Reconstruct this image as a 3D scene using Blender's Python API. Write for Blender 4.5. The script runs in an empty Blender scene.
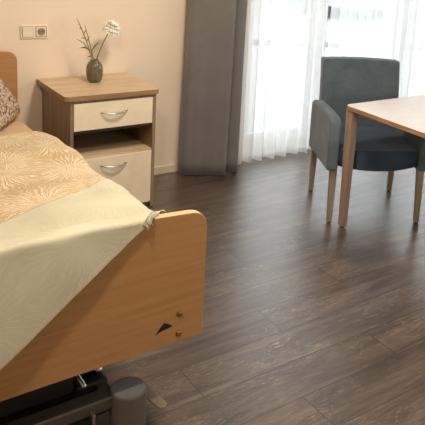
import bpy, bmesh, math, random
from mathutils import Vector, Matrix, noise
random.seed(7)
S = bpy.context.scene
COL = S.collection
PI = math.pi

# ------------------------------------------------------------------ materials
def new_mat(name):
    m = bpy.data.materials.new(name); m.use_nodes = True
    nt = m.node_tree; b = nt.nodes['Principled BSDF']
    return m, nt, b
def N(nt, t, **kw):
    n = nt.nodes.new(t)
    for k, v in kw.items(): setattr(n, k, v)
    return n
def L(nt, a, b): nt.links.new(a, b)
def ramp(nt, stops):
    r = N(nt, 'ShaderNodeValToRGB')
    e = r.color_ramp.elements
    while len(e) < len(stops): e.new(0.5)
    for i, (p, c) in enumerate(stops):
        e[i].position = p; e[i].color = (*c, 1)
    return r
def srgb(r, g, b):
    f = lambda c: ((c/255+.055)/1.055)**2.4 if c/255 > .04045 else c/255/12.92
    return (f(r), f(g), f(b))
def coords(nt, scale=(1, 1, 1), rot=(0, 0, 0)):
    tc = N(nt, 'ShaderNodeTexCoord'); mp = N(nt, 'ShaderNodeMapping')
    mp.inputs['Scale'].default_value = scale; mp.inputs['Rotation'].default_value = rot
    L(nt, tc.outputs['Object'], mp.inputs['Vector']); return mp.outputs['Vector']
def noise_tex(nt, vec, scale, detail=3, rough=.5, dist=0):
    n = N(nt, 'ShaderNodeTexNoise'); n.inputs['Scale'].default_value = scale
    n.inputs['Detail'].default_value = detail; n.inputs['Roughness'].default_value = rough
    n.inputs['Distortion'].default_value = dist
    if vec is not None: L(nt, vec, n.inputs['Vector'])
    return n
def bump(nt, b, h, strength=.3, dist=.002):
    bp = N(nt, 'ShaderNodeBump'); bp.inputs['Strength'].default_value = strength
    bp.inputs['Distance'].default_value = dist
    L(nt, h, bp.inputs['Height']); L(nt, bp.outputs['Normal'], b.inputs['Normal'])

def plain(name, col, rough=.5, metal=0, bumpscale=0, bs=.2):
    m, nt, b = new_mat(name)
    v = coords(nt); n = noise_tex(nt, v, 14, 3)
    r = ramp(nt, [(.3, [c*.95 for c in col]), (.7, [min(1, c*1.04) for c in col])])
    L(nt, n.outputs['Fac'], r.inputs['Fac']); L(nt, r.outputs['Color'], b.inputs['Base Color'])
    b.inputs['Roughness'].default_value = rough; b.inputs['Metallic'].default_value = metal
    if bumpscale:
        n2 = noise_tex(nt, v, bumpscale, 4); bump(nt, b, n2.outputs['Fac'], bs, .003)
    return m
def wood(name, dark, mid, light, grain=(1, 14, 14), rough=.42, scale=3.0):
    """grain = stretch per axis: the axis with the small number is the grain direction"""
    m, nt, b = new_mat(name)
    v = coords(nt, grain)
    n = noise_tex(nt, v, scale, 6, .6, .35)
    r = ramp(nt, [(.30, dark), (.5, mid), (.72, light)])
    L(nt, n.outputs['Fac'], r.inputs['Fac'])
    n2 = noise_tex(nt, v, scale*9, 3, .6)
    mx = N(nt, 'ShaderNodeMixRGB', blend_type='MULTIPLY'); mx.inputs['Fac'].default_value = .22
    L(nt, r.outputs['Color'], mx.inputs['Color1']); L(nt, n2.outputs['Fac'], mx.inputs['Color2'])
    L(nt, mx.outputs['Color'], b.inputs['Base Color'])
    b.inputs['Roughness'].default_value = rough
    bump(nt, b, n2.outputs['Fac'], .12, .001)
    return m
def fabric(name, a, c, scale=420, rough=.92, bs=.5, sheen=.15):
    m, nt, b = new_mat(name)
    v = coords(nt)
    n = noise_tex(nt, v, scale, 2, .6); n2 = noise_tex(nt, v, 9, 3)
    ad = N(nt, 'ShaderNodeMath', operation='MULTIPLY_ADD'); ad.inputs[1].default_value = .35; 
    L(nt, n2.outputs['Fac'], ad.inputs[0]); L(nt, n.outputs['Fac'], ad.inputs[2])
    r = ramp(nt, [(.45, a), (.9, c)]); L(nt, ad.outputs[0], r.inputs['Fac'])
    L(nt, r.outputs['Color'], b.inputs['Base Color'])
    b.inputs['Roughness'].default_value = rough
    b.inputs['Sheen Weight'].default_value = sheen
    bump(nt, b, n.outputs['Fac'], bs, .0015)
    return m

M = {}
# wall: warm cream roughcast paint
m, nt, b = new_mat('wall_paint'); v = coords(nt)
n = noise_tex(nt, v, 1.6, 3); r = ramp(nt, [(.3, srgb(236, 218, 196)), (.7, srgb(241, 224, 203))])
L(nt, n.outputs['Fac'], r.inputs['Fac']); L(nt, r.outputs['Color'], b.inputs['Base Color'])
n = noise_tex(nt, v, 55, 4, .6); bump(nt, b, n.outputs['Fac'], .22, .003); b.inputs['Roughness'].default_value = .85
M['wall'] = m
M['ceiling'] = plain('ceiling_paint', srgb(238, 232, 222), .9)
M['skirting'] = plain('skirting_paint', srgb(226, 212, 192), .45)
M['frame_white'] = plain('window_frame_white', srgb(235, 236, 236), .35)

# floor: brown grey oak vinyl planks running along X
m, nt, b = new_mat('plank_floor')
tc = N(nt, 'ShaderNodeTexCoord'); mp = N(nt, 'ShaderNodeMapping'); L(nt, tc.outputs['Object'], mp.inputs['Vector'])
mp.inputs['Location'].default_value = (.698, -.165, 0)
s0 = N(nt, 'ShaderNodeSeparateXYZ'); L(nt, mp.outputs['Vector'], s0.inputs[0])
d0 = N(nt, 'ShaderNodeMath', operation='DIVIDE'); d0.inputs[1].default_value = .191; L(nt, s0.outputs['Y'], d0.inputs[0])
f0 = N(nt, 'ShaderNodeMath', operation='FLOOR'); L(nt, d0.outputs[0], f0.inputs[0])
h0 = N(nt, 'ShaderNodeMath', operation='MULTIPLY'); h0.inputs[1].default_value = .618; L(nt, f0.outputs[0], h0.inputs[0])
h1 = N(nt, 'ShaderNodeMath', operation='FRACT'); L(nt, h0.outputs[0], h1.inputs[0])
h2 = N(nt, 'ShaderNodeMath', operation='MULTIPLY_ADD'); h2.inputs[1].default_value = 1.3; L(nt, h1.outputs[0], h2.inputs[0]); L(nt, s0.outputs['X'], h2.inputs[2])
c0 = N(nt, 'ShaderNodeCombineXYZ'); L(nt, h2.outputs[0], c0.inputs['X']); L(nt, s0.outputs['Y'], c0.inputs['Y'])
br = N(nt, 'ShaderNodeTexBrick'); L(nt, c0.outputs[0], br.inputs['Vector'])
br.offset = 0; br.offset_frequency = 2; br.squash = 1
br.inputs['Scale'].default_value = 1; br.inputs['Brick Width'].default_value = 1.30; br.inputs['Row Height'].default_value = .191
br.inputs['Mortar Size'].default_value = .0022; br.inputs['Mortar Smooth'].default_value = .2; br.inputs['Bias'].default_value = 0
br.inputs['Color1'].default_value = (0, 0, 0, 1); br.inputs['Color2'].default_value = (1, 1, 1, 1); br.inputs['Mortar'].default_value = (.5, .5, .5, 1)
# per plank offset of the grain
sep = N(nt, 'ShaderNodeSeparateXYZ'); L(nt, mp.outputs['Vector'], sep.inputs[0])
dv = N(nt, 'ShaderNodeMath', operation='DIVIDE'); dv.inputs[1].default_value = .191; L(nt, sep.outputs['Y'], dv.inputs[0])
fl = N(nt, 'ShaderNodeMath', operation='FLOOR'); L(nt, dv.outputs[0], fl.inputs[0])
bw = N(nt, 'ShaderNodeRGBToBW'); L(nt, br.outputs['Color'], bw.inputs[0])
of = N(nt, 'ShaderNodeMath', operation='MULTIPLY_ADD'); of.inputs[1].default_value = 7.3; L(nt, fl.outputs[0], of.inputs[0]); L(nt, bw.outputs[0], of.inputs[2])
cmb = N(nt, 'ShaderNodeCombineXYZ'); L(nt, of.outputs[0], cmb.inputs['Z']); L(nt, of.outputs[0], cmb.inputs['X'])
ad = N(nt, 'ShaderNodeVectorMath', operation='ADD'); L(nt, mp.outputs['Vector'], ad.inputs[0]); L(nt, cmb.outputs[0], ad.inputs[1])
m2 = N(nt, 'ShaderNodeMapping'); m2.inputs['Scale'].default_value = (1, 7.5, 1); L(nt, ad.outputs[0], m2.inputs['Vector'])
g1 = noise_tex(nt, m2.outputs['Vector'], 2.1, 5, .6, .9)
g2 = noise_tex(nt, m2.outputs['Vector'], 20, 6, .75, .4)
base = ramp(nt, [(.34, srgb(62, 50, 42)), (.5, srgb(84, 70, 59)), (.66, srgb(106, 91, 79))])
L(nt, g1.outputs['Fac'], base.inputs['Fac'])
# limed cathedral veins: contour lines of the stretched noise
cm = N(nt, 'ShaderNodeMath', operation='MULTIPLY'); cm.inputs[1].default_value = 24; L(nt, g1.outputs['Fac'], cm.inputs[0])
fr = N(nt, 'ShaderNodeMath', operation='PINGPONG'); fr.inputs[1].default_value = 1; L(nt, cm.outputs[0], fr.inputs[0])
vr = ramp(nt, [(.70, (0, 0, 0)), (1, (1, 1, 1))]); L(nt, fr.outputs[0], vr.inputs['Fac'])
gate = ramp(nt, [(.46, (0, 0, 0)), (.60, (1, 1, 1))]); gn = noise_tex(nt, ad.outputs[0], 2.6, 3); L(nt, gn.outputs['Fac'], gate.inputs['Fac'])
gr = ramp(nt, [(.42, (0, 0, 0)), (.6, (1, 1, 1))]); L(nt, g2.outputs['Fac'], gr.inputs['Fac'])
k1 = N(nt, 'ShaderNodeMath', operation='MULTIPLY'); L(nt, vr.outputs[0], k1.inputs[0]); L(nt, gate.outputs[0], k1.inputs[1])
k2 = N(nt, 'ShaderNodeMath', operation='MULTIPLY'); L(nt, k1.outputs[0], k2.inputs[0]); L(nt, gr.outputs[0], k2.inputs[1])
k3 = N(nt, 'ShaderNodeMath', operation='MULTIPLY'); L(nt, k2.outputs[0], k3.inputs[0]); k3.inputs[1].default_value = .95
mv = N(nt, 'ShaderNodeMixRGB'); L(nt, k3.outputs[0], mv.inputs['Fac']); L(nt, base.outputs[0], mv.inputs['Color1']); mv.inputs['Color2'].default_value = (*srgb(150, 138, 124), 1)
# fine streaks
mst = N(nt, 'ShaderNodeMixRGB', blend_type='OVERLAY'); mst.inputs['Fac'].default_value = .85
L(nt, mv.outputs[0], mst.inputs['Color1']); L(nt, g2.outputs['Fac'], mst.inputs['Color2'])
# plank to plank tone
tone = ramp(nt, [(0, (.76, .75, .74)), (1, (1.0, 1.0, 1.0))]); L(nt, bw.outputs[0], tone.inputs['Fac'])
mt = N(nt, 'ShaderNodeMixRGB', blend_type='MULTIPLY'); mt.inputs['Fac'].default_value = 1
L(nt, mst.outputs[0], mt.inputs['Color1']); L(nt, tone.outputs[0], mt.inputs['Color2'])
ms = N(nt, 'ShaderNodeMixRGB'); L(nt, br.outputs['Fac'], ms.inputs['Fac']); L(nt, mt.outputs[0], ms.inputs['Color1']); ms.inputs['Color2'].default_value = (*srgb(38, 30, 26), 1)
L(nt, ms.outputs[0], b.inputs['Base Color'])
b.inputs['Specular IOR Level'].default_value = .6
b.inputs['Coat Weight'].default_value = .75; b.inputs['Coat Roughness'].default_value = .27
rr = ramp(nt, [(.3, (.30, .30, .30)), (.7, (.42, .42, .42))]); L(nt, g2.outputs['Fac'], rr.inputs['Fac']); L(nt, rr.outputs[0], b.inputs['Roughness'])
bump(nt, b, g2.outputs['Fac'], .3, .0012)
L(nt, b.inputs['Normal'].links[0].from_socket, b.inputs['Coat Normal'])
M['floor'] = m

BEECH = (srgb(168, 118, 66), srgb(181, 131, 78), srgb(193, 144, 90))
BEECH = (srgb(180, 130, 80), srgb(188, 139, 89), srgb(196, 148, 98))
M['bed_wood'] = wood('bed_beech', *BEECH, grain=(1, 14, 22), scale=2.6, rough=.5)
M['bed_edge'] = wood('bed_edge_band', srgb(222, 182, 130), srgb(232, 194, 144), srgb(238, 204, 156), grain=(1, 6, 9), scale=2.2)
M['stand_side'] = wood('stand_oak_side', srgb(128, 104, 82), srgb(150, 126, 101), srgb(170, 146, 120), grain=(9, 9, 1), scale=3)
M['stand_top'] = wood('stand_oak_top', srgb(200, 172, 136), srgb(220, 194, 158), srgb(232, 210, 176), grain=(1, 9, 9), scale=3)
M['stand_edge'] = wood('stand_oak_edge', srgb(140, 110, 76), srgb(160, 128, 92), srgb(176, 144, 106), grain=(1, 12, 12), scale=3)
M['drawer_cream'] = plain('drawer_cream', srgb(240, 226, 200), .4)
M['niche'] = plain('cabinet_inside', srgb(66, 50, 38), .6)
M['metal'] = plain('brushed_steel', (.62, .6, .57), .3, 1)
M['table_top'] = plain('table_top_laminate', srgb(212, 206, 202), .36)
M['table_edge'] = wood('table_edge_ply', srgb(150, 112, 78), srgb(172, 132, 94), srgb(190, 150, 110), grain=(2, 2, 30), scale=3)
M['table_leg'] = wood('table_leg_beech', srgb(148, 126, 110), srgb(166, 143, 126), srgb(180, 158, 141), grain=(12, 12, 1), scale=3)
M['chair_leg'] = wood('chair_leg_beech', srgb(140, 122, 106), srgb(158, 140, 122), srgb(172, 156, 138), grain=(12, 12, 1), scale=3)
M['glide'] = plain('rubber_glide', srgb(40, 38, 36), .7)
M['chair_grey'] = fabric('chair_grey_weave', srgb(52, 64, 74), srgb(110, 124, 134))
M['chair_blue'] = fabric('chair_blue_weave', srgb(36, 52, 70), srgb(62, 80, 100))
M['curtain'] = fabric('curtain_grey_cloth', srgb(104, 102, 101), srgb(124, 121, 119), 300, .8, .15, .3)
M['sheet'] = fabric('sheet_cotton', srgb(204, 168, 126), srgb(218, 184, 142), 300, .9, .2)
M['steel_dark'] = plain('dark_steel', srgb(62, 58, 55), .5, .3)
M['steel_grey'] = plain('grey_painted_steel', srgb(84, 78, 72), .45, .4)
M['castor_grey'] = plain('castor_grey_plastic', srgb(100, 92, 82), .5)
M['castor_disc'] = plain('castor_disc_plastic', srgb(112, 114, 116), .5)
M['pedal'] = plain('pedal_steel', srgb(140, 126, 110), .45, .2)
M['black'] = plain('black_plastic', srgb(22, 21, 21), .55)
M['brass'] = plain('brown_brass_cap', srgb(150, 110, 60), .35, .7)
M['switch'] = plain('switch_plastic', srgb(238, 224, 200), .35)
M['socket_dark'] = plain('socket_recess', srgb(150, 130, 105), .5)
M['stem'] = plain('flower_stem_green', srgb(92, 84, 60), .6)
M['leaf'] = plain('twig_leaf_green', srgb(134, 126, 92), .6)
M['petal'] = plain('petal_white', srgb(252, 250, 238), .7)
M['paving'] = plain('paving_concrete', srgb(150, 153, 155), .9)
M['kerb'] = plain('kerb_concrete', srgb(150, 150, 150), .9)
M['car_white'] = plain('car_white_paint', srgb(235, 236, 238), .25)
M['car_silver'] = plain('car_silver_paint', srgb(176, 180, 184), .25)
M['car_glass'] = plain('car_dark_glass', srgb(60, 66, 72), .1)
M['tyre'] = plain('tyre_rubber', srgb(78, 78, 80), .8)

# glazed stoneware vase: olive green
m, nt, b = new_mat('vase_olive_glaze'); v = coords(nt); n = noise_tex(nt, v, 30, 3)
r = ramp(nt, [(.3, srgb(84, 82, 62)), (.7, srgb(104, 100, 76))]); L(nt, n.outputs['Fac'], r.inputs['Fac']); L(nt, r.outputs[0], b.inputs['Base Color'])
b.inputs['Roughness'].default_value = .22; b.inputs['Coat Weight'].default_value = .3
M['vase'] = m

# glass pane
m, nt, b = new_mat('window_glass')
nt.nodes.remove(b); out = nt.nodes['Material Output']
tr = N(nt, 'ShaderNodeBsdfTransparent'); tr.inputs['Color'].default_value = (.95, .97, .97, 1)
gl = N(nt, 'ShaderNodeBsdfGlossy'); gl.inputs['Roughness'].default_value = .02
mx = N(nt, 'ShaderNodeMixShader'); mx.inputs[0].default_value = .05
L(nt, tr.outputs[0], mx.inputs[1]); L(nt, gl.outputs[0], mx.inputs[2]); L(nt, mx.outputs[0], out.inputs['Surface'])
M['glass'] = m
# sheer voile
m, nt, b = new_mat('sheer_voile')
nt.nodes.remove(b); out = nt.nodes['Material Output']
tr = N(nt, 'ShaderNodeBsdfTransparent')
tl = N(nt, 'ShaderNodeBsdfTranslucent'); tl.inputs['Color'].default_value = (.98, .99, 1, 1)
df = N(nt, 'ShaderNodeBsdfDiffuse'); df.inputs['Color'].default_value = (.96, .97, .98, 1)
m1 = N(nt, 'ShaderNodeMixShader'); m1.inputs[0].default_value = .3
L(nt, tl.outputs[0], m1.inputs[1]); L(nt, df.outputs[0], m1.inputs[2])
m2 = N(nt, 'ShaderNodeMixShader'); v = coords(nt); n = noise_tex(nt, v, 260, 2)
rp = ramp(nt, [(.3, (.56, .56, .56)), (.7, (.70, .70, .70))]); L(nt, n.outputs['Fac'], rp.inputs['Fac']); L(nt, rp.outputs[0], m2.inputs[0])
L(nt, tr.outputs[0], m2.inputs[1]); L(nt, m1.outputs[0], m2.inputs[2]); L(nt, m2.outputs[0], out.inputs['Surface'])
M['sheer'] = m

def burst_cloth(name, base_a, base_b, line, scale, strength, rough=.85, fold=False):
    """cloth printed with big dandelion like bursts of fine lines"""
    m, nt, b = new_mat(name)
    v = coords(nt)
    if fold:      # the print runs on down the hanging side
        fs = N(nt, 'ShaderNodeSeparateXYZ'); L(nt, v, fs.inputs[0])
        fa = N(nt, 'ShaderNodeMath', operation='ADD'); L(nt, fs.outputs['Y'], fa.inputs[0]); L(nt, fs.outputs['Z'], fa.inputs[1])
        fc_ = N(nt, 'ShaderNodeCombineXYZ'); L(nt, fs.outputs['X'], fc_.inputs['X']); L(nt, fa.outputs[0], fc_.inputs['Y']); v = fc_.outputs[0]
    nz = noise_tex(nt, v, 5, 2)
    vo = N(nt, 'ShaderNodeTexVoronoi', voronoi_dimensions='2D'); vo.inputs['Scale'].default_value = scale; vo.inputs['Randomness'].default_value = .75
    L(nt, v, vo.inputs['Vector'])
    sc = N(nt, 'ShaderNodeVectorMath', operation='MULTIPLY'); sc.inputs[1].default_value = (1, 1, 0); L(nt, v, sc.inputs[0])
    sb0 = N(nt, 'ShaderNodeVectorMath', operation='SUBTRACT'); L(nt, sc.outputs[0], sb0.inputs[0]); L(nt, vo.outputs['Position'], sb0.inputs[1])
    sb = N(nt, 'ShaderNodeVectorMath', operation='MULTIPLY'); sb.inputs[1].default_value = (1, 1, 0); L(nt, sb0.outputs[0], sb.inputs[0])
    # L(nt, vo.outputs['Position'], sb.inputs[1])
    sp = N(nt, 'ShaderNodeSeparateXYZ'); L(nt, sb.outputs[0], sp.inputs[0])
    at = N(nt, 'ShaderNodeMath', operation='ARCTAN2'); L(nt, sp.outputs['Y'], at.inputs[0]); L(nt, sp.outputs['X'], at.inputs[1])
    # wobble
    wz = noise_tex(nt, v, 14, 3)
    wob = N(nt, 'ShaderNodeMath', operation='MULTIPLY_ADD'); wob.inputs[1].default_value = .55; L(nt, wz.outputs['Fac'], wob.inputs[0]); L(nt, at.outputs[0], wob.inputs[2])
    rays = None
    for k, (f, amp) in enumerate(((36, 1), (58, .8))):
        mu = N(nt, 'ShaderNodeMath', operation='MULTIPLY'); mu.inputs[1].default_value = f; L(nt, wob.outputs[0], mu.inputs[0])
        si = N(nt, 'ShaderNodeMath', operation='SINE'); L(nt, mu.outputs[0], si.inputs[0])
        ra = ramp(nt, [(.55, (0, 0, 0)), (1, (amp, amp, amp))]); L(nt, si.outputs[0], ra.inputs['Fac'])
        if rays is None: rays = ra.outputs[0]
        else:
            mxn = N(nt, 'ShaderNodeMath', operation='MAXIMUM'); L(nt, rays, mxn.inputs[0]); L(nt, ra.outputs[0], mxn.inputs[1]); rays = mxn.outputs[0]
    ds = N(nt, 'ShaderNodeVectorMath', operation='LENGTH'); L(nt, sb.outputs[0], ds.inputs[0])
    rad = .85/scale
    # fade: strong ring from the heart outwards
    fd = N(nt, 'ShaderNodeMapRange'); fd.inputs['From Min'].default_value = rad*1.05; fd.inputs['From Max'].default_value = rad*.35
    L(nt, ds.outputs['Value'], fd.inputs['Value'])
    brk = ramp(nt, [(.35, (.35, .35, .35)), (.55, (1, 1, 1))]); bn = noise_tex(nt, v, 30, 3); L(nt, bn.outputs['Fac'], brk.inputs['Fac'])
    k1 = N(nt, 'ShaderNodeMath', operation='MULTIPLY'); L(nt, rays, k1.inputs[0]); L(nt, fd.outputs[0], k1.inputs[1])
    k2 = N(nt, 'ShaderNodeMath', operation='MULTIPLY'); L(nt, k1.outputs[0], k2.inputs[0]); L(nt, brk.outputs[0], k2.inputs[1])
    # rim strokes: contour rings of distance with noise
    k3 = N(nt, 'ShaderNodeMath', operation='MULTIPLY'); k3.use_clamp = True; L(nt, k2.outputs[0], k3.inputs[0]); k3.inputs[1].default_value = strength
    bs = ramp(nt, [(.35, base_a), (.65, base_b)]); L(nt, nz.outputs['Fac'], bs.inputs['Fac'])
    mc = N(nt, 'ShaderNodeMixRGB'); L(nt, k3.outputs[0], mc.inputs['Fac']); L(nt, bs.outputs[0], mc.inputs['Color1']); mc.inputs['Color2'].default_value = (*line, 1)
    L(nt, mc.outputs[0], b.inputs['Base Color']); b.inputs['Roughness'].default_value = rough
    b.inputs['Sheen Weight'].default_value = .1
    w = noise_tex(nt, v, 320, 2); bump(nt, b, w.outputs['Fac'], .25, .001)
    return m
M['duvet'] = burst_cloth('duvet_print', srgb(180, 153, 112), srgb(194, 169, 128), srgb(234, 220, 192), 4.2, 1.5)
M['throw'] = burst_cloth('throw_satin', srgb(190, 186, 160), srgb(201, 197, 172), srgb(222, 216, 192), 3.4, .42, .6, True)
m, nt, b = new_mat('cushion_bobble'); v = coords(nt)
vo = N(nt, 'ShaderNodeTexVoronoi'); vo.inputs['Scale'].default_value = 75; L(nt, v, vo.inputs['Vector'])
r = ramp(nt, [(.25, srgb(222, 204, 182)), (.55, srgb(176, 150, 124)), (.8, srgb(86, 66, 54))]); L(nt, vo.outputs['Distance'], r.inputs['Fac'])
L(nt, r.outputs[0], b.inputs['Base Color']); b.inputs['Roughness'].default_value = .9
iv = N(nt, 'ShaderNodeMath', operation='SUBTRACT'); iv.inputs[0].default_value = 1; L(nt, vo.outputs['Distance'], iv.inputs[1]); bump(nt, b, iv.outputs[0], .8, .008)
M['cushion'] = m

# ------------------------------------------------------------------ mesh helpers
def link(name, bm, mat, parent=None, smooth=False, loc=None):
    me = bpy.data.meshes.new(name); bmesh.ops.recalc_face_normals(bm, faces=bm.faces); bm.to_mesh(me); bm.free()
    mats = mat if isinstance(mat, (list, tuple)) else [mat]
    for x in mats: me.materials.append(x)
    if smooth:
        for p in me.polygons: p.use_smooth = True
    o = bpy.data.objects.new(name, me); COL.objects.link(o)
    if parent is not None: o.parent = parent
    if loc is not None: o.location = loc
    return o
def sharp(o, ang=40):
    me = o.data
    for p in me.polygons: p.use_smooth = True
    bm = bmesh.new(); bm.from_mesh(me)
    for e in bm.edges:
        if len(e.link_faces) == 2 and e.calc_face_angle(0) > math.radians(ang): e.smooth = False
    bm.to_mesh(me); bm.free(); return o
def thing(name, label, cat, loc=(0, 0, 0), rz=0, group=None):
    o = bpy.data.objects.new(name, None); COL.objects.link(o); o.location = loc; o.rotation_euler = (0, 0, rz)
    o.empty_display_size = .1; tag(o, label, cat, group); return o
def tag(o, label, cat, group=None):
    o['label'] = label; o['category'] = cat
    if group: o['group'] = group
    return o
def structure(o): o['kind'] = 'structure'; return o
def box(bm, x0, x1, y0, y1, z0, z1, bev=0, seg=2, taper=None):
    vs = [bm.verts.new(p) for p in ((x0,y0,z0),(x1,y0,z0),(x1,y1,z0),(x0,y1,z0),(x0,y0,z1),(x1,y0,z1),(x1,y1,z1),(x0,y1,z1))]
    if taper:   # scale of the bottom about its centre
        cx, cy = (x0+x1)/2, (y0+y1)/2
        for q in vs[:4]: q.co.x = cx+(q.co.x-cx)*taper; q.co.y = cy+(q.co.y-cy)*taper
    fs = [bm.faces.new([vs[i] for i in f]) for f in ((0,3,2,1),(4,5,6,7),(0,1,5,4),(1,2,6,5),(2,3,7,6),(3,0,4,7))]
    if bev:
        es = list({e for f in fs for e in f.edges})
        bmesh.ops.bevel(bm, geom=es, offset=bev, segments=seg, profile=.5, affect='EDGES')
    return bm
def B(*a, **k): return box(bmesh.new(), *a, **k)
def prism(bm, pts, axis, d0, d1, bev=0, seg=2):
    """closed outline pts (2D) extruded along axis from d0 to d1"""
    def P(u, w, d): return {0: (d, u, w), 1: (u, d, w), 2: (u, w, d)}[axis]
    a = [bm.verts.new(P(u, w, d0)) for u, w in pts]; c = [bm.verts.new(P(u, w, d1)) for u, w in pts]
    n = len(pts); f0 = bm.faces.new(a); f1 = bm.faces.new(list(reversed(c)))
    for i in range(n): bm.faces.new((a[i], c[i], c[(i+1) % n], a[(i+1) % n]))
    if bev:
        es = list(f0.edges)+list(f1.edges)
        bmesh.ops.bevel(bm, geom=es, offset=bev, segments=seg, profile=.5, affect='EDGES')
    return bm
def rrect(x0, x1, y0, y1, r, seg=8):
    """rounded rectangle outline; r = radius or four radii (bl, br, tr, tl)"""
    if not isinstance(r, (list, tuple)): r = (r,)*4
    out = []
    for (cx, cy, a0, rr) in ((x0+r[0], y0+r[0], PI, r[0]), (x1-r[1], y0+r[1], 1.5*PI, r[1]), (x1-r[2], y1-r[2], 0, r[2]), (x0+r[3], y1-r[3], .5*PI, r[3])):
        if rr < 1e-5: out.append((cx, cy)); continue
        for i in range(seg+1):
            a = a0+i/seg*PI/2; out.append((cx+rr*math.cos(a), cy+rr*math.sin(a)))
    return out
def cyl(bm, c, r, z0, z1, seg=32, bev=0, r1=None):
    r1 = r if r1 is None else r1
    a = [bm.verts.new((c[0]+r*math.cos(2*PI*i/seg), c[1]+r*math.sin(2*PI*i/seg), z0)) for i in range(seg)]
    d = [bm.verts.new((c[0]+r1*math.cos(2*PI*i/seg), c[1]+r1*math.sin(2*PI*i/seg), z1)) for i in range(seg)]
    f0 = bm.faces.new(list(reversed(a))); f1 = bm.faces.new(d)
    for i in range(seg): bm.faces.new((a[i], a[(i+1) % seg], d[(i+1) % seg], d[i]))
    if bev: bmesh.ops.bevel(bm, geom=list(f0.edges)+list(f1.edges), offset=bev, segments=3, profile=.5, affect='EDGES')
    return bm
def tube(bm, pts, r, seg=8, flat=1.0):
    """round bar along pts; r number or list"""
    pts = [Vector(p) for p in pts]; rs = r if isinstance(r, (list, tuple)) else [r]*len(pts)
    rings = []; prev = None
    for i, p in enumerate(pts):
        t = (pts[min(i+1, len(pts)-1)]-pts[max(i-1, 0)]).normalized()
        if prev is None:
            u = t.orthogonal().normalized()
        else: u = (prev-t*prev.dot(t)).normalized()
        prev = u; w = t.cross(u)
        rings.append([bm.verts.new(p+(u*math.cos(2*PI*k/seg)+w*math.sin(2*PI*k/seg)*flat)*rs[i]) for k in range(seg)])
    for i in range(len(pts)-1):
        for k in range(seg): bm.faces.new((rings[i][k], rings[i][(k+1) % seg], rings[i+1][(k+1) % seg], rings[i+1][k]))
    bm.faces.new(list(reversed(rings[0]))); bm.faces.new(rings[-1]); return bm
def lathe(bm, prof, seg=40, c=(0, 0), rib=0, nrib=0):
    rings = []
    for (r, z) in prof:
        ring = []
        for k in range(seg):
            a = 2*PI*k/seg; rr = r*(1+rib*math.cos(nrib*a)) if rib else r
            ring.append(bm.verts.new((c[0]+rr*math.cos(a), c[1]+rr*math.sin(a), z)))
        rings.append(ring)
    for i in range(len(prof)-1):
        for k in range(seg): bm.faces.new((rings[i][k], rings[i][(k+1) % seg], rings[i+1][(k+1) % seg], rings[i+1][k]))
    bm.faces.new(list(reversed(rings[0]))); bm.faces.new(rings[-1]); return bm
def grid(bm, nu, nv, f):
    g = [[bm.verts.new(f(i/nu, j/nv)) for j in range(nv+1)] for i in range(nu+1)]
    for i in range(nu):
        for j in range(nv): bm.faces.new((g[i][j], g[i+1][j], g[i+1][j+1], g[i][j+1]))
    return bm
def solid(o, t, off=-1):
    md = o.modifiers.new('thickness', 'SOLIDIFY'); md.thickness = t; md.offset = off; return o

WALL_Y = 4.026
X0, X1, Y0, H = -1.5, 5.6, -1.6, 2.55

# ------------------------------------------------------------------ room shell
structure(link('floor', B(X0-.1, X1+.1, Y0-.1, WALL_Y+.2, -.06, 0), M['floor']))
structure(link('ceiling', B(X0-.1, X1+.1, Y0-.1, WALL_Y+.24, H, H+.1), M['ceiling']))
WX0, WX1, WZ1 = 2.735, 5.32, 2.25     # window wall opening
bm = bmesh.new()
box(bm, X0-.1, WX0, WALL_Y, WALL_Y+.24, 0, H)
box(bm, WX0, WX1, WALL_Y, WALL_Y+.24, WZ1, H)
box(bm, WX1, X1+.1, WALL_Y, WALL_Y+.24, 0, H)
structure(link('wall_back', bm, M['wall']))
structure(link('wall_left', B(X0-.1, X0, Y0-.1, WALL_Y, 0, H), M['wall']))
bm = bmesh.new()
RY0, RY1, RZ0, RZ1 = -.2, 2.6, .85, 2.25
box(bm, X1, X1+.1, Y0-.1, RY0, 0, H); box(bm, X1, X1+.1, RY1, WALL_Y, 0, H)
box(bm, X1, X1+.1, RY0, RY1, 0, RZ0); box(bm, X1, X1+.1, RY0, RY1, RZ1, H)
structure(link('wall_right', bm, M['wall']))
w = bpy.data.objects.new('window_4', None); COL.objects.link(w); w.location = (X1+.05, (RY0+RY1)/2, 0); structure(w)  # unseen window added in the right wall to bring in side daylight
bm = bmesh.new(); hw = (RY1-RY0)/2
for (p, q, z0, z1) in ((-hw, -hw+.07, RZ0, RZ1), (hw-.07, hw, RZ0, RZ1), (-.05, .05, RZ0+.07, RZ1-.07), (-hw+.07, hw-.07, RZ0, RZ0+.07), (-hw+.07, hw-.07, RZ1-.07, RZ1)):
    box(bm, -.03, .03, p, q, z0, z1, bev=.004)
structure(link('window_frame', bm, M['frame_white'], w))
bm = bmesh.new(); box(bm, -.006, .006, -hw+.07, -.05, RZ0+.07, RZ1-.07); box(bm, -.006, .006, .05, hw-.07, RZ0+.07, RZ1-.07)
structure(link('pane', bm, M['glass'], w))
structure(link('wall_front', B(X0, X1, Y0-.1, Y0, 0, H), M['wall']))
structure(link('baseboard_back', B(X0, WX0, WALL_Y-.012, WALL_Y, 0, .055, bev=.003), M['skirting']))
structure(link('baseboard_left', B(X0, X0+.012, Y0, WALL_Y-.013, 0, .055, bev=.003), M['skirting']))
structure(link('baseboard_right', B(X1-.012, X1, Y0, WALL_Y-.013, 0, .055, bev=.003), M['skirting']))
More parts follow.
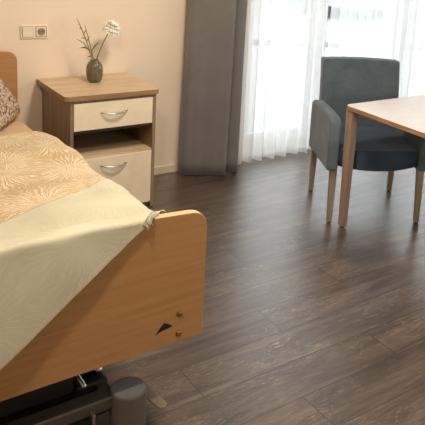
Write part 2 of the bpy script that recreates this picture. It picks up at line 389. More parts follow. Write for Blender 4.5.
# three floor-to-ceiling terrace windows: frame and pane
for i, (a, c) in enumerate(((2.735, 3.43), (3.43, 4.375), (4.375, 5.32))):
    w = bpy.data.objects.new('window_%d' % (i+1), None); COL.objects.link(w); w.location = ((a+c)/2, WALL_Y+.1, 0); structure(w)
    hw = (c-a)/2; bm = bmesh.new()
    for (p, q, z0, z1) in ((-hw, -hw+.075, 0, WZ1), (hw-.075, hw, 0, WZ1), (-hw+.075, hw-.075, 0, .15), (-hw+.075, hw-.075, WZ1-.09, WZ1)):
        box(bm, p, q, -.035, .035, z0, z1, bev=.004)
    structure(link('window_frame', bm, M['frame_white'], w))
    bm = B(-hw+.075, hw-.075, -.006, .006, .15, WZ1-.09)
    structure(link('pane', bm, M['glass'], w))
    bm = bmesh.new()       # sash gasket, thin grey line around the pane
    for (p, q, z0, z1) in ((-hw+.075, -hw+.081, .15, WZ1-.09), (hw-.081, hw-.075, .15, WZ1-.09), (-hw+.081, hw-.081, .15, .156), (-hw+.081, hw-.081, WZ1-.096, WZ1-.09)):
        box(bm, p, q, -.02, -.007, z0, z1)
    structure(link('gasket', bm, M['steel_grey'], w))
structure(link('trim_1', B(WX0, WX1, WALL_Y, WALL_Y+.06, 0.0005, .012, bev=.002), M['frame_white']))

# ------------------------------------------------------------------ outside
structure(link('terrace_ground', B(-14, 40, WALL_Y+.25, 45, -.12, -.06), M['paving']))
p0, p1 = Vector((5.2, 8.9, 0)), Vector((9.6, 7.0, 0))
d = (p1-p0).normalized(); 
k = link('kerb', B(-6, 9, -.08, .08, 0, .09, bev=.015), M['kerb']); k.location = (*(p0).xy, -.06); k.rotation_euler = (0, 0, math.atan2(d.y, d.x))
tag(k, 'low grey kerb edging the parking bays seen through the sheer curtain', 'kerb')
def make_car(label, loc, rz, paint):
    t = thing('parked_car', label, 'car', loc, rz, None)
    body = [(-2.1,.28),(-2.15,.55),(-2.05,.85),(-1.9,.92),(-1.5,1.38),(-1.1,1.48),(.2,1.46),(.6,1.36),(1.15,.98),(1.85,.86),(2.08,.7),(2.12,.35),(2.0,.25)]
    sharp(link('body', prism(bmesh.new(), body, 1, -.84, .84, .07, 3), paint, t))
    for s in (-1, 1):
        g = [(-1.62,.98),(-1.32,1.34),(-1.05,1.4),(.15,1.38),(.5,1.3),(.95,.98)]
        link('side_window', prism(bmesh.new(), g, 1, s*.835, s*.855), M['car_glass'], t)
        for x in (-1.3, 1.3):
            bm = bmesh.new(); cyl(bm, (0, 0), .32, -.1, .1, 28, .02)
            bmesh.ops.rotate(bm, verts=bm.verts, matrix=Matrix.Rotation(PI/2, 3, 'X')); bmesh.ops.translate(bm, verts=bm.verts, vec=(x, s*.78, .32))
            wh = sharp(link('wheel', bm, M['tyre'], t))
            bm = bmesh.new(); cyl(bm, (0, 0), .19, -.105, .105, 20, .01)
            bmesh.ops.rotate(bm, verts=bm.verts, matrix=Matrix.Rotation(PI/2, 3, 'X')); bmesh.ops.translate(bm, verts=bm.verts, vec=(x, s*.78, .32))
            link('wheel_cap', bm, M['metal'], wh)
    link('bumper', B(2.0, 2.17, -.7, .7, .28, .5, bev=.03), M['tyre'], t)
    return t
make_car('white parked car on the left beyond the first window pane', (6.6, 14.2, -.06), math.radians(62), M['car_white'])
make_car('silver parked car outside behind the armchair back', (10.6, 12.3, -.06), math.radians(62), M['car_silver'])
make_car('white parked car farthest right through the sheer curtain', (15.6, 9.9, -.06), math.radians(62), M['car_white'])

# ------------------------------------------------------------------ curtains
def pleat(xs, ys, z0, z1, amp_bottom=1.0, n=220, nz=26, seed=0, hem=0, lean=0):
    """surface through (xs, ys) control curve, hanging from z1 to z0"""
    def curve(u):
        f = u*(len(xs)-1); i = min(int(f), len(xs)-2); t = f-i
        def cr(a):
            p0, p1, p2, p3 = a[max(i-1, 0)], a[i], a[i+1], a[min(i+2, len(a)-1)]
            return .5*((2*p1)+(-p0+p2)*t+(2*p0-5*p1+4*p2-p3)*t*t+(-p0+3*p1-3*p2+p3)*t**3)
        return cr(xs), cr(ys)
    ym = sum(ys)/len(ys)
    def f(u, w):
        x, y = curve(u); x += lean*w*(1-u); a = amp_bottom+(1-amp_bottom)*w
        y = ym+(y-ym)*a
        x += .006*noise.noise(Vector((u*9, w*3, seed))); y += .008*noise.noise(Vector((u*7, w*2.5, seed+9)))
        return (x, y, z0+hem*noise.noise(Vector((u*14, 0, seed+3)))*(1-w)+(z1-z0)*w)
    return grid(bmesh.new(), n, nz, f)
bm = pleat([2.165, 2.175, 2.225, 2.285, 2.36, 2.41, 2.44, 2.435, 2.445, 2.48, 2.52, 2.555, 2.56],
           [3.955, 3.90, 3.875, 3.85, 3.80, 3.775, 3.79, 3.86, 3.87, 3.81, 3.79, 3.82, 3.90], .014, 2.44, 1.0, 240, 26, 1, 0, .06)
c = link('blackout_curtain', bm, M['curtain'], smooth=True); solid(c, .004)
tag(c, 'grey floor-length side curtain hanging in broad folds beside the window', 'curtain')
# curtain rail, carried by the ceiling
r = link('curtain_rail', B(2.1, 5.5, 3.80, 3.99, H-.03, H, bev=.004), M['frame_white'])
tag(r, 'white ceiling curtain track above the window', 'curtain rail')
def sheer_curve(x0, x1, y, amp, period, seed):
    rnd = random.Random(seed); xs, ys = [], []; x = x0; s = 1
    while x < x1:
        xs.append(x+rnd.uniform(-.006, .006)); ys.append(y+s*amp*rnd.uniform(.6, 1.1)); s = -s
        x += period*rnd.uniform(.8, 1.25)/2
    return xs, ys
xs, ys = sheer_curve(2.60, 3.405, 3.945, .034, .095, 3)
# the deeper gathered bundle between the two windows
xb, yb = sheer_curve(3.40, 3.56, 3.945, .03, .055, 5)
c = link('sheer_curtain', pleat(xs, ys, .012, 2.5, 1.0, 420, 20, 5, .012), M['sheer'], smooth=True)
tag(c, 'white sheer voile curtain panel next to the grey curtain', 'curtain', None)
xs, ys = sheer_curve(3.42, 4.37, 3.93, .038, .092, 11)
c = link('sheer_curtain', pleat(xs, ys, .012, 2.5, 1.0, 420, 20, 15, .012), M['sheer'], smooth=True)
tag(c, 'white sheer voile curtain panel directly behind the armchair', 'curtain', None)
xs, ys = sheer_curve(4.39, 5.45, 3.945, .036, .095, 21)
c = link('sheer_curtain', pleat(xs, ys, .012, 2.5, 1.0, 420, 20, 25, .012), M['sheer'], smooth=True)
tag(c, 'white sheer voile curtain panel at the right edge, past the armchair', 'curtain', None)

# ------------------------------------------------------------------ nightstand
ns = thing('nightstand', 'oak look nightstand with cream drawer and cream door beside the bed', 'nightstand', (1.53, 3.80, 0))
# local: x -.25...+.25, y -.229 (front) ... +.21
XL, XR, YF, YB = -.250, .256, -.243, .222
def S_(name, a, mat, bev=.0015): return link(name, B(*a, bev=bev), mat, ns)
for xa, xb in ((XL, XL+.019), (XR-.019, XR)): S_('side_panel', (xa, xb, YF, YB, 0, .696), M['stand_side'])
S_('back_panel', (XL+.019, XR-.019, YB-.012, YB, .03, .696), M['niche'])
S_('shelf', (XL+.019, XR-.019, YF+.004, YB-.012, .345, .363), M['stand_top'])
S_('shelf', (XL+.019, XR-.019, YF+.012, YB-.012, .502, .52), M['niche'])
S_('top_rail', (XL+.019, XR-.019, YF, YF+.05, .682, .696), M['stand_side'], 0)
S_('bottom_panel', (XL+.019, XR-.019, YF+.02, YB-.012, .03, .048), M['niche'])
S_('plinth', (XL+.019, XR-.019, YF+.03, YF+.045, 0, .03), M['stand_side'])
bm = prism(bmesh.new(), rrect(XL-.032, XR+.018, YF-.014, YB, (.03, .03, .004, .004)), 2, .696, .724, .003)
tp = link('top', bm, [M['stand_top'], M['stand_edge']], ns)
for p in tp.data.polygons:
    if abs(p.normal.z) < .5: p.material_index = 1
def handle(parent, z, y):
    bm = bmesh.new(); pts = []; w = .072
    for i in range(17):
        u = -1+2*i/16
        pts.append((u*w, y-.004-.026*(1-u*u)**.6, z-.007*(1-u*u)))
    tube(bm, pts, [.0028+.0035*(1-abs(-1+2*i/16)**2) for i in range(17)], 10, .75)
    for s in (-1, 1):
        box(bm, s*w-.006, s*w+.006, y-.006, y+.004, z-.005, z+.005, bev=.001)
    h = link('handle', bm, M['metal'], parent, smooth=True); h['label'] = 'curved brushed metal handle'
dr = S_('drawer', (XL+.021, XR-.021, YF-.001, YF+.017, .522, .678), M['drawer_cream']); handle(dr, .617, YF-.001)
dd = S_('door', (XL+.021, XR-.021, YF-.001, YF+.017, .032, .352), M['drawer_cream']); handle(dd, .304, YF-.001)
dr['label'] = 'cream drawer front'; dd['label'] = 'cream lower door'

# ------------------------------------------------------------------ vase and flowers
vx, vy, vz = 1.525, 3.838, .7245
vs = thing('vase', 'small ribbed olive green vase standing on the nightstand', 'vase', (vx, vy, vz))
VH = .90
prof = [(a, b_*VH) for a, b_ in [(.024, 0), (.032, .003), (.041, .016), (.046, .045), (.0475, .075), (.045, .105), (.037, .127), (.026, .138), (.023, .143), (.025, .147), (.0225, .147), (.020, .141), (.020, .02)]]
link('body', lathe(bmesh.new(), prof, 72, rib=.022, nrib=14), M['vase'], vs, smooth=True)
fl = thing('cut_flower', 'white fluffy daisy-like cut flower leaning right in the vase', 'flower', (vx, vy, vz+.134))
fc = Vector((.112, .02, .186))
pts = [(0.006, 0, -.09), (.012, .002, 0), (.033, .006, .05), (.060, .012, .102), (.088, .016, .150), (fc.x-.004, fc.y, fc.z-.004)]
link('stem', tube(bmesh.new(), pts, .0028, 8), M['stem'], fl, smooth=True)
ax = Vector((.30, -.35, 1)).normalized(); u0 = ax.orthogonal().normalized(); w0 = ax.cross(u0)
bm = bmesh.new(); rnd = random.Random(4)
for ring, (n_, ln, tilt, dr_) in enumerate(((40, .062, -.30, .40), (38, .059, -.05, .3), (34, .052, .25, .15), (30, .044, .55, .05), (20, .032, .9, 0))):
    for i in range(n_):
        a = 2*PI*(i+.5*ring)/n_+rnd.uniform(-.08, .08); rd = u0*math.cos(a)+w0*math.sin(a); sd = ax.cross(rd)
        le = ln*rnd.uniform(.85, 1.1); prev = None
        for j in range(5):
            t = j/4; p = fc+rd*le*t*math.cos(tilt)+ax*(le*t*math.sin(tilt)+.006)-Vector((0, 0, 1))*dr_*le*t*t
            wd = .0075*(math.sin(PI*min(1, .2+t*.75)))
            a1, b1 = bm.verts.new(p+sd*wd+ax*.001), bm.verts.new(p-sd*wd+ax*.001)
            if prev: bm.faces.new((prev[0], a1, b1, prev[1]))
            prev = (a1, b1)
solid(link('flower_head', bm, M['petal'], fl, smooth=True), .0008, 0)
bm = bmesh.new(); bmesh.ops.create_icosphere(bm, subdivisions=2, radius=.012, matrix=Matrix.Translation(fc+ax*.004)); link('calyx', bm, M['stem'], fl, smooth=True)
tw = thing('leafy_twig', 'thin greenish twig with long narrow leaves leaning left in the vase', 'twig', (vx, vy, vz+.134))
lines = [[(-.004, 0, -.09), (-.008, 0, 0), (-.03, .004, .06), (-.05, .008, .12), (-.078, .012, .19), (-.102, .015, .245)],
         [(-.002, .004, -.09), (-.006, .003, 0), (-.024, -.002, .07), (-.04, -.004, .13), (-.062, -.006, .205)],
         [(-.008, -.003, -.09), (-.012, -.002, 0), (-.03, 0, .05), (-.065, 0, .10), (-.105, .004, .125)]]
for q in lines: link('twig_stem', tube(bmesh.new(), q, [.003]*(len(q)-1)+[.0012], 6), M['leaf'], tw, smooth=True)
def leaf(base, tip, wid, droop=.01):
    base, tip = Vector(base), Vector(tip); bm = bmesh.new(); d = tip-base; sd = d.cross(Vector((0, 1, .35))).normalized(); up = Vector((0, 0, 1)); prev = None
    for j in range(9):
        t = j/8; p = base+d*t+up*droop*math.sin(PI*t); wd = wid*math.sin(PI*(.06+.94*t)**.8)+.0003
        tri = [bm.verts.new(p+sd*wd), bm.verts.new(p+Vector((0, -1, 0))*wid*.25), bm.verts.new(p-sd*wd)]
        if prev:
            for k in (0, 1): bm.faces.new((prev[k], tri[k], tri[k+1], prev[k+1]))
        prev = tri
    solid(link('leaf', bm, M['leaf'], tw, smooth=True), .0008, 0)
leaf((-.026, 0, .055), (-.095, -.01, .072), .006, .012)
leaf((-.02, 0, .05), (.036, .01, .098), .0065, .012)
leaf((-.008, 0, .008), (-.05, -.012, .018), .005, .01)
leaf((-.05, .008, .12), (-.085, 0, .13), .003, .004)
leaf((-.045, .004, .11), (-.03, 0, .14), .003, .004)
leaf((-.06, .01, .15), (-.05, 0, .18), .0028, .004)
leaf((-.07, .01, .175), (-.095, 0, .19), .0028, .004)

# ------------------------------------------------------------------ switch and socket
sw = thing('switch_socket', 'cream double frame with light switch and round wall socket', 'switch', (1.237, WALL_Y, 1.003))
link('frame', prism(bmesh.new(), rrect(-.077, .077, -.0395, .0395, .004, 4), 1, -.010, 0, .002), M['switch'], sw)
link('gap_line', B(-.0695, -.0065, -.0104, -.0095, -.0315, .0315), M['socket_dark'], sw)
link('gap_line', B(.0065, .0695, -.0104, -.0095, -.0315, .0315), M['socket_dark'], sw)
link('rocker', B(-.067, -.009, -.0155, -.0100, -.029, .029, bev=.002), M['switch'], sw)
bm = B(.010, .066, -.013, -.009, -.028, .028, bev=.002); link('socket_insert', bm, M['switch'], sw)
bm = bmesh.new(); lathe(bm, [(.0215, .0), (.0215, .0025), (.0185, .0025), (.0185, .0008), (.001, .0008), (.001, 0)], 32)
bmesh.ops.rotate(bm, verts=bm.verts, matrix=Matrix.Rotation(PI/2, 3, 'X')); bmesh.ops.translate(bm, verts=bm.verts, vec=(.038, -.0131, 0))
link('socket_cup', bm, [M['socket_dark']], sw)
for s in (-1, 1):
    bm = bmesh.new(); cyl(bm, (0, 0), .0028, 0, .0006, 12); bmesh.ops.rotate(bm, verts=bm.verts, matrix=Matrix.Rotation(PI/2, 3, 'X'))
    bmesh.ops.translate(bm, verts=bm.verts, vec=(.038+s*.0095, -.0141, 0)); link('pin_hole', bm, M['black'], sw)
for s in (-1, 1): link('earth_clip', B(.0355, .0405, -.0165, -.0135, s*.0165-.002, s*.0165+.002), M['metal'], sw)

# ------------------------------------------------------------------ bed
BX, BY = .62, 2.9
bed = thing('care_bed', 'beech adjustable care bed with rounded footboard on grey castors', 'bed', (BX, BY, 0))
def rel(bm): bmesh.ops.translate(bm, verts=bm.verts, vec=(-BX, -BY, 0)); return bm
HW = .502
FY0, FY1 = 1.838, 1.868
# footboard, gently arched top, rounded upper corners, notch near the right lower corner
def board(zb, zt, arch, rad):
    o = [(BX-HW, zb), (BX+HW, zb)]
    zt_e = zt
    for i in range(9):
        a = i/8*PI/2; o.append((BX+HW-rad+rad*math.cos(a), zt_e-rad+rad*math.sin(a)))
    n = 16
    for i in range(1, n):
        u = 1-2*i/n; o.append((BX+u*(HW-rad), zt_e+arch*(1-u*u)))
    for i in range(9):
        a = PI/2+i/8*PI/2; o.append((BX-HW+rad+rad*math.cos(a), zt_e-rad+rad*math.sin(a)))
    return o
def board_obj(name, y0, y1, *a):
    o = link(name, rel(prism(bmesh.new(), board(*a), 1, y0, y1, .0035, 3)), [M['bed_wood'], M['bed_edge']], bed)
    for p in o.data.polygons:
        if abs(p.normal.y) < .6: p.material_index = 1
    return o
fb = board_obj('footboard', FY0, FY1, .300, .757, .015, .055)
hb = board_obj('headboard', 3.955, 3.985, .32, .907, .008, .055)
for z in (.405, .332):
    bm = bmesh.new(); lathe(bm, [(.0105, 0), (.0105, .003), (.008, .006), (.004, .0075), (.001, .0078)], 20)
    bmesh.ops.rotate(bm, verts=bm.verts, matrix=Matrix.Rotation(PI/2, 3, 'X')); bmesh.ops.translate(bm, verts=bm.verts, vec=(1.030, FY0, z))
    s = link('screw_cap', rel(bm), M['brass'], fb, smooth=True); s['label'] = 'round brass screw cap'
# dark triangular marker let into the board
bm = prism(bmesh.new(), [(.944, .354), (.953, .364), (.966, .380), (.976, .387), (.986, .382), (1.006, .368), (.990, .364), (.966, .361)], 1, FY0-.0012, FY0+.004)
s = link('marker_notch', rel(bm), M['black'], fb); s['label'] = 'small dark triangular notch'
# mattress platform and rails
for s in (-1, 1):
    link('side_rail', rel(prism(bmesh.new(), rrect(BX+s*.475-.011, BX+s*.475+.011, .37, .46, .006, 3), 1, FY1, 3.955)), M['bed_wood'], bed)
bm = bmesh.new(); box(bm, BX-.45, BX+.45, 1.89, 3.94, .40, .432, bev=.004); link('mattress_platform', rel(bm), M['steel_dark'], bed)
# chassis
cz = .155
for (yy, nm) in ((1.90, 'cross_beam'), (3.62, 'cross_beam')):
    bm = B(BX-.42, BX+.21, yy-.03, yy+.03, cz-.045, cz, bev=.006) if yy < 2 else B(BX-.42, BX+.42, yy-.03, yy+.03, cz-.045, cz, bev=.006)
    link(nm, rel(bm), M['steel_grey'], bed)
for s in (-1, 1):
    link('chassis_rail', rel(B(BX+s*.19-.02, BX+s*.19+.02, 1.93, 3.59, cz-.04, cz, bev=.004)), M['steel_grey'], bed)
    for d_ in (-1, 1):
        bm = tube(bmesh.new(), [(BX+s*.25+d_*.018, 2.75-d_*.62, .17), (BX+s*.25+d_*.018, 2.75+d_*.62, .395)], .018, 10)
        link('lifting_arm', rel(bm), M['steel_dark'], bed)
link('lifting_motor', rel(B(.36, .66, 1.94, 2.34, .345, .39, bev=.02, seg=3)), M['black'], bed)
# metal piston rods, seen under the footboard
for (a, c, r_) in (((.742, 1.925, .185), (.742, 2.30, .19), .007), ((.815, 1.985, .18), (.815, 2.32, .19), .013), ((.655, 2.0, .19), (.68, 2.5, .26), .006)):
    link('push_rod', rel(tube(bmesh.new(), [a, c], r_, 10)), M['metal'], bed, smooth=True)
link('underbed_shade_block', rel(B(.16, .715, 1.95, 3.55, .157, .34, bev=.01)), M['black'], bed)  # added black block standing for the deep shade around the motor
link('rod_gap_shade_block', rel(B(.725, .835, 1.955, 2.6, .03, .168, bev=.01)), M['black'], bed)  # added black filler; its colour stands for the shade behind the rods
link('hinge_bracket', rel(B(.735, .745, 1.84, 1.868, .09, .135, bev=.002)), M['metal'], bed)
def castor(cx, cy, lever):
    bm = bmesh.new(); lathe(bm, [(.055, .012), (.059, .016), (.060, .11), (.060, .158), (.0585, .1605), (.056, .1608), (.056, .1592), (.001, .1592)], 40, (cx, cy))
    o = link('castor', rel(bm), M['castor_grey'], bed, smooth=False); sharp(o, 30); o['label'] = 'grey cylindrical castor housing'
    bm = bmesh.new(); cyl(bm, (cx, cy), .0545, .1585, .1612, 40, .0008); link('castor_disc', rel(bm), M['castor_disc'], o)
    for s in (-1, 1):
        bm = bmesh.new(); cyl(bm, (0, 0), .048, -.011, .011, 28, .004); bmesh.ops.rotate(bm, verts=bm.verts, matrix=Matrix.Rotation(PI/2, 3, 'Y'))
        bmesh.ops.translate(bm, verts=bm.verts, vec=(cx+s*.026, cy+.004, .048)); sharp(link('wheel', rel(bm), M['tyre'], o))
    if lever:
        a = Vector((cx+.098, cy+.105, 0)); e = Vector((cx+.115, cy-.040, 0)); d = (e-a); ln = d.length
        bm = prism(bmesh.new(), rrect(0, ln, -.018, .018, .0178, 6), 2, 0, .006, .0015)
        bmesh.ops.rotate(bm, verts=bm.verts, matrix=Matrix.Rotation(math.atan2(d.y, d.x), 3, 'Z')); bmesh.ops.translate(bm, verts=bm.verts, vec=(a.x, a.y, .060))
        q = link('brake_pedal', rel(bm), M['pedal'], o)
        link('pedal_arm', rel(tube(bmesh.new(), [(cx+.03, cy+.03, .052), (cx+.105, cy+.07, .054)], .009, 8)), M['steel_grey'], o); q['label'] = 'flat grey brake pedal'
castor(.872, 1.878, True)
for c_ in ((BX-.36, 1.902), (BX-.36, 3.62), (BX+.36, 3.62)): castor(*c_, False)
bm = tube(bmesh.new(), [(.80, 1.902, .118), (.83, 1.902, .118)], .028, 12); link('castor_mount', rel(bm), M['steel_grey'], bed)
# mattress with sheet
mt = link('mattress', B(.165, 1.085, 1.89, 3.94, .4325, .575, bev=.035, seg=5), M['sheet'], smooth=True)
tag(mt, 'mattress in a plain beige sheet lying in the care bed', 'mattress')

# duvet: soft body with thick rounded edges
def duvet_h(x, y):
    n1 = noise.noise(Vector((x*3.2, y*3.0, 1.7)))*.016+noise.noise(Vector((x*8, y*7, 4.1)))*.006+noise.noise(Vector((x*2.0+y*9, y*3-x*4, 7.1)))*.006
    return .645+n1
DX0, DX1, DY0, DY1 = .13, 1.108, 1.90, 3.31
def duvet_top(u, w):
    x = DX0+(DX1-DX0)*u; y = DY0+(DY1-DY0)*w
    y += .02*noise.noise(Vector((x*4, 0, 3)))*w
    x += .016*noise.noise(Vector((y*3.5, 5, 3)))*u
    # corner rounding at the head end right corner
    if u > .9 and w > .92: 
        k = (u-.9)/.1*(w-.92)/.08; x -= .05*k; y -= .05*k
    z = duvet_h(x, y)
    d = min(u*(DX1-DX0), (1-u)*(DX1-DX0)); e = (1-w)*(DY1-DY0)
    def roll(dist, R): return 0 if dist > R else 1-math.sqrt(max(0, 1-((R-dist)/R)**2))
    z -= .062*roll(d, .09)+.055*roll(e, .08)
    return (x, y, max(z, .580))
bm = grid(bmesh.new(), 96, 120, duvet_top)
dv_ = link('duvet', bm, M['duvet'], smooth=True)
tag(dv_, 'golden beige duvet with pale dandelion print covering the bed', 'duvet')
# underside: close the body
bm = bmesh.new(); bm.from_mesh(dv_.data)
be = [e for e in bm.edges if e.is_boundary]
ret = bmesh.ops.extrude_edge_only(bm, edges=be); nv = [g for g in ret['geom'] if isinstance(g, bmesh.types.BMVert)]
for q in nv: q.co.z = .577; q.co.x += (BX-q.co.x)*.025; q.co.y += (-.012 if q.co.y > 3 else 0)
be = [e for e in bm.edges if e.is_boundary]; bmesh.ops.contextual_create(bm, geom=be)
bmesh.ops.recalc_face_normals(bm, faces=bm.faces); bm.to_mesh(dv_.data); bm.free()
for p in dv_.data.polygons: p.use_smooth = True

# throw: a runner laid slantwise over the foot end and down the footboard
TOPZ, GAP = .7755, .010
def path(x, t):
    """t<0 on the bed side, 0 = front top edge of the footboard, t>0 hanging in front"""
    u = (x-BX)/(HW-.055); zt = .757+.015*max(0, 1-u*u)+.004
    if abs(x-BX) > HW-.055: zt -= .055-math.sqrt(max(0, .055**2-(min(abs(x-BX), HW)-(HW-.055))**2))
    if t >= 0:
        R = .014
        if t < R*1.57: a = t/R; return FY0+.002-R*math.sin(a)-.0, zt-R*(1-math.cos(a))+.002
        return FY0+.002-R-.026*min(1, (t-.02)*3.5)-.004*noise.noise(Vector((x*9, t*5, 2))), zt-R-(t-R*1.57)+.002
    if t > -.034: return FY0-t, zt+.002
    t2 = -t-.034
    hb_ = max(duvet_h(x, FY0+.034+t2), .60)+.010
    if x > 1.02: hb_ -= .062*(1-math.sqrt(max(0, 1-((x-1.018)/.09)**2))) if x < 1.108 else .062
    k = min(1, t2/.10); k = k*k*(3-2*k)
    return FY0+.034+t2, (zt+.002)*(1-k)+hb_*k
def throw(u, w):
    # u: 0 right edge .. 1 left edge, w: 0 upper edge on the duvet .. 1 hanging lower edge
    # right edge polyline in (x, t)
    R = [(1.045, -.655), (1.098, -.56), (1.100, -.40), (1.094, -.24), (1.080, -.12), (.962, -.032), (.922, .006)]
    f = w*(len(R)-1); i = min(int(f), len(R)-2); q = f-i
    xr, tr_ = R[i][0]*(1-q)+R[i+1][0]*q, R[i][1]*(1-q)+R[i+1][1]*q
    xl = .135; tl = -.10+(.10+.640)*w
    tu = 0  #+(xl-1.045)*(-.655+.36)/(1.045-.50)*1.0
    tl = (-.655+.49*(1.045-xl)/.97)*(1-w)+(.006+(.925-xl)*.74)*w
    x = xr*(1-u)+xl*u; t = tr_*(1-u)+tl*u
    t += .010*math.sin(u*9+1)*(1-w)*u
    y, z = path(x, t)
    z += .004*noise.noise(Vector((x*6, t*9, 5)))+.003*noise.noise(Vector((x*14, t*20, 8)))
    if t < -.05: z += .003
    return (x, y, z)
th = link('bed_throw', grid(bmesh.new(), 110, 110, throw), M['throw'], smooth=True); solid(th, .003, 1)
tag(th, 'pale cream satin throw laid slantwise over the duvet and footboard', 'throw')
bm = bmesh.new(); rnd = random.Random(2)
for k in range(12):
    s = k/11; bx_, bt = .930-.05*s, -.026+.055*s
    y, z = path(bx_, bt); z += .006
    tube(bm, [(bx_, y, z), (bx_+.006, y-.006, z+.004), (bx_+.012+rnd.uniform(-.006, .006), y-.012, z-.006), (bx_+.012+rnd.uniform(-.008, .008), y-.013, z-.012-rnd.uniform(0, .006))], [.0025, .0022, .0018, .001], 5)
fr_ = link('fringe', bm, M['throw'], th, smooth=True); fr_['label'] = 'crumpled fringe at the throw corner'

# knitted cushion leaning on the headboard
bm = bmesh.new()
bmesh.ops.create_uvsphere(bm, u_segments=150, v_segments=90, radius=1)
for q in bm.verts:
    a = q.co.copy()
    def se(c, e): return math.copysign(abs(c)**e, c)
    r2 = math.hypot(a.x, a.z) or 1e-6; cx_, cz_ = a.x/r2, a.z/r2
    k = 1/(abs(cx_)**11+abs(cz_)**11)**(1/11)
    x, z = a.x*k, a.z*k; prof_ = max(0, 1-max(abs(x), abs(z))**2.4)
    y = math.copysign(abs(a.y)**.8, a.y)*.075
    q.co = Vector((x*.20, y, z*.19))
    if True:
        d_ = noise.cell(q.co*0) if False else 0
        pts_, = (noise.voronoi(q.co*48)[0],)
        q.co += q.co.normalized()*.009*(1-min(1, pts_[0]*1.6))
cu = link('cushion', bm, M['cushion'], smooth=True); A_ = Vector((1.055, 3.74, .575)); X_ = Vector((.58, .815, 0)); T_ = Vector((-.815*.57, .58*.57, .82))
cu.location = A_-X_*.20+T_*.20+Vector((.02, .01, .012)); cu.rotation_euler = (math.radians(-35), 0, math.atan2(.815, .58))
tag(cu, 'knobbly brown and cream cushion leaning against the headboard', 'cushion')

# ------------------------------------------------------------------ armchair
ch = thing('armchair', 'grey blue upholstered armchair with beech legs at the table', 'armchair', (2.928, 2.946, 0), math.radians(-28))
# local: +x right (seen from the viewer), -y = front
def soft(name, bm, mat, bev=None): return sharp(link(name, bm, mat, ch), 60)
def cbox(x0, x1, y0, y1, z0, z1, bev, shape=None, cuts=10):
    """subdivided bevelled box whose vertices pass through shape()"""
    bm = bmesh.new(); box(bm, x0, x1, y0, y1, z0, z1)
    bmesh.ops.subdivide_edges(bm, edges=list(bm.edges), cuts=cuts, use_grid_fill=True)
    if shape:
        for q in bm.verts: q.co = Vector(shape(q.co.x, q.co.y, q.co.z))
    return bm
def bevel_mod(o, w, seg=4):
    md = o.modifiers.new('bevel', 'BEVEL'); md.width = w; md.segments = seg; md.limit_method = 'ANGLE'; md.angle_limit = math.radians(45); return o
# arms
for s in (-1, 1):
    out = [(-.285, .335), (.282, .300), (.282, .585), (.270, .612), (.235, .628), (.10, .640), (-.10, .650), (-.235, .648), (-.272, .640), (-.287, .615)]
    xa, xb = (s*.312, s*.245) if s < 0 else (.245, .312)
    bm = prism(bmesh.new(), out, 0, xa, xb)
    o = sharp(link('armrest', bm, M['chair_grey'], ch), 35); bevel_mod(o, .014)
# seat: front apron curved at the bottom, cushion bulged on top
def seat_shape(x, y, z):
    u = x/.245
    if z < .36: z += .026*abs(u)**2.2 + .010
    if z > .42: z += .022*(1-u*u)*(1-abs((y+.0)/.30)**2)
    if y < -.2: y -= .022*(1-u*u)
    return (x, y, z)
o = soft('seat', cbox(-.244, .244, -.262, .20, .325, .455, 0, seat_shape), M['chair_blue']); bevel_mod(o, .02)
# backrest, slightly reclined and curved
def back_shape(x, y, z):
    u = x/.27; k = (z-.30)/.6
    y += .055*k*k - .018*(1-u*u)*0 + .02*(1-u*u)
    return (x*(1-.05*k if x > 0 else 1), y, z+.006*(1-u*u)*(1 if z > .8 else 0))
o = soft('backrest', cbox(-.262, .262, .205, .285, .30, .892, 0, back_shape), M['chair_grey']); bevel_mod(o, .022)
def leg(bm, x, y, z0, z1, w0, w1, dx=0, dy=0):
    bot = [(x+dx+a*w0/2, y+dy+c_*w0/2, z0) for a, c_ in ((-1,-1),(1,-1),(1,1),(-1,1))]
    top = [(x+a*w1/2, y+c_*w1/2, z1) for a, c_ in ((-1,-1),(1,-1),(1,1),(-1,1))]
    A = [bm.verts.new(p) for p in bot]; T = [bm.verts.new(p) for p in top]
    fs = [bm.faces.new(A[::-1]), bm.faces.new(T)]+[bm.faces.new((A[i], A[(i+1) % 4], T[(i+1) % 4], T[i])) for i in range(4)]
    bmesh.ops.bevel(bm, geom=list({e for f in fs for e in f.edges}), offset=.003, segments=2, profile=.5, affect='EDGES'); return bm
for (x, y, dx, dy, zt) in ((-.262, -.243, .0, 0, .345), (.270, -.250, .008, -.006, .345), (-.278, .238, 0, .018, .345), (.262, .235, 0, .018, .345)):
    lg = link('leg', leg(bmesh.new(), x, y, .006, zt, .030, .040, dx, dy), M['chair_leg'], ch)
    g = link('glide', cyl(bmesh.new(), (x+dx, y+dy), .011, 0, .007, 16), M['glide'], lg)

# ------------------------------------------------------------------ table
TX0, TX1, TY0, TY1, TZ = 2.575, 3.775, 1.995, 2.797, .737
tb = thing('table', 'pale rectangular table with tapered beech legs in front of the armchair', 'table', ((TX0+TX1)/2, (TY0+TY1)/2, 0))
cx_, cy_ = (TX0+TX1)/2, (TY0+TY1)/2
bm = prism(bmesh.new(), rrect(TX0-cx_, TX1-cx_, TY0-cy_, TY1-cy_, .035, 8), 2, TZ-.024, TZ, .002)
tt = link('tabletop', bm, [M['table_top'], M['table_edge']], tb)
for p in tt.data.polygons:
    if abs(p.normal.z) < .5: p.material_index = 1
bm = bmesh.new()
for a in ((TX0+.24, TX1-.24, TY1-.26, TY1-.24), (TX0+.24, TX1-.24, TY0+.24, TY0+.26), (TX0+.24, TX0+.26, TY0+.26, TY1-.26), (TX1-.26, TX1-.24, TY0+.26, TY1-.26)):
    box(bm, a[0]-cx_, a[1]-cx_, a[2]-cy_, a[3]-cy_, TZ-.06, TZ-.024)
link('apron', bm, M['table_leg'], tb)
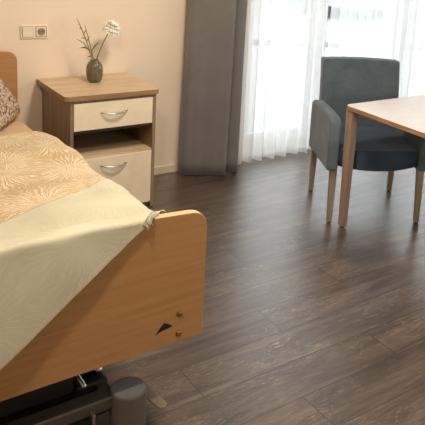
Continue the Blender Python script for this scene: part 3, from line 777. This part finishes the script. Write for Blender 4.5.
for sx in (-1, 1):
    for sy in (-1, 1):
        x = sx*((TX1-TX0)/2-.034); y = sy*((TY1-TY0)/2-.034)
        lg = link('leg', leg(bmesh.new(), x, y, .008, TZ-.024, .038, .054, 0, 0), M['table_leg'], tb)
        link('glide', cyl(bmesh.new(), (x, y), .014, 0, .009, 16), M['glide'], lg)

# ------------------------------------------------------------------ lights
w = bpy.data.worlds.new('overcast'); S.world = w; w.use_nodes = True
nt = w.node_tree; bg = nt.nodes['Background']
tc = N(nt, 'ShaderNodeTexCoord'); sp = N(nt, 'ShaderNodeSeparateXYZ'); L(nt, tc.outputs['Generated'], sp.inputs[0])
r = ramp(nt, [(.0, (.80, .86, .92)), (.6, (1, 1, 1))]); L(nt, sp.outputs['Z'], r.inputs['Fac']); L(nt, r.outputs[0], bg.inputs['Color'])
bg.inputs['Strength'].default_value = 3.8
def area(name, loc, target, sx, sy, power, col, portal=False):
    l = bpy.data.lights.new(name, 'AREA'); l.shape = 'RECTANGLE'; l.size = sx; l.size_y = sy; l.energy = power; l.color = col
    if portal: l.cycles.is_portal = True
    o = bpy.data.objects.new(name, l); COL.objects.link(o); o.location = loc
    o.rotation_euler = (Vector(target)-Vector(loc)).to_track_quat('-Z', 'Y').to_euler(); return o
area('window_portal', ((WX0+WX1)/2, WALL_Y+.26, WZ1/2), ((WX0+WX1)/2, 0, WZ1/2), WX1-WX0, WZ1, 1, (1, 1, 1), True)
area('window_portal', (X1+.13, (RY0+RY1)/2, (RZ0+RZ1)/2), (0, (RY0+RY1)/2, (RZ0+RZ1)/2), RY1-RY0, RZ1-RZ0, 1, (1, 1, 1), True)  # portal for the added window in the right wall
area('ceiling_lamp', (1.75, 2.35, H-.04), (1.75, 2.35, 0), .4, .4, 36, (1.0, .87, .71))
area('ceiling_lamp', (.25, 1.28, H-.04), (.25, 1.28, 0), .16, .16, 27, (1.0, .87, .71))
area('floor_lamp_glow', (2.15, .2, 1.25), (1.25, 4.0, .75), .3, .3, 9, (1.0, .86, .68))

# ------------------------------------------------------------------ camera
cam = bpy.data.cameras.new('camera'); co = bpy.data.objects.new('camera', cam); COL.objects.link(co)
yaw, pit, rol = 0.674621097, 0.214293968, 0.0738110282
F, PX, PY = 689.58, 299.775, 81.039
fwd = Vector((math.sin(yaw)*math.cos(pit), math.cos(yaw)*math.cos(pit), -math.sin(pit))); rt = Vector((math.cos(yaw), -math.sin(yaw), 0)); up = rt.cross(fwd)
r2 = rt*math.cos(rol)+up*math.sin(rol); u2 = -rt*math.sin(rol)+up*math.cos(rol)
mw = Matrix((r2, u2, -fwd)).transposed().to_4x4(); mw.translation = (0, 0, 1.68)
co.matrix_world = mw
cam.sensor_width = 36; cam.lens = F/425*36; cam.shift_x = (212.5-PX)/425; cam.shift_y = -(212.5-PY)/425; cam.clip_start = .05
S.camera = co
S.view_settings.view_transform = 'Standard'; S.view_settings.look = 'None'; S.view_settings.exposure = 0.14; S.view_settings.gamma = 1
S.view_settings.use_curve_mapping = False
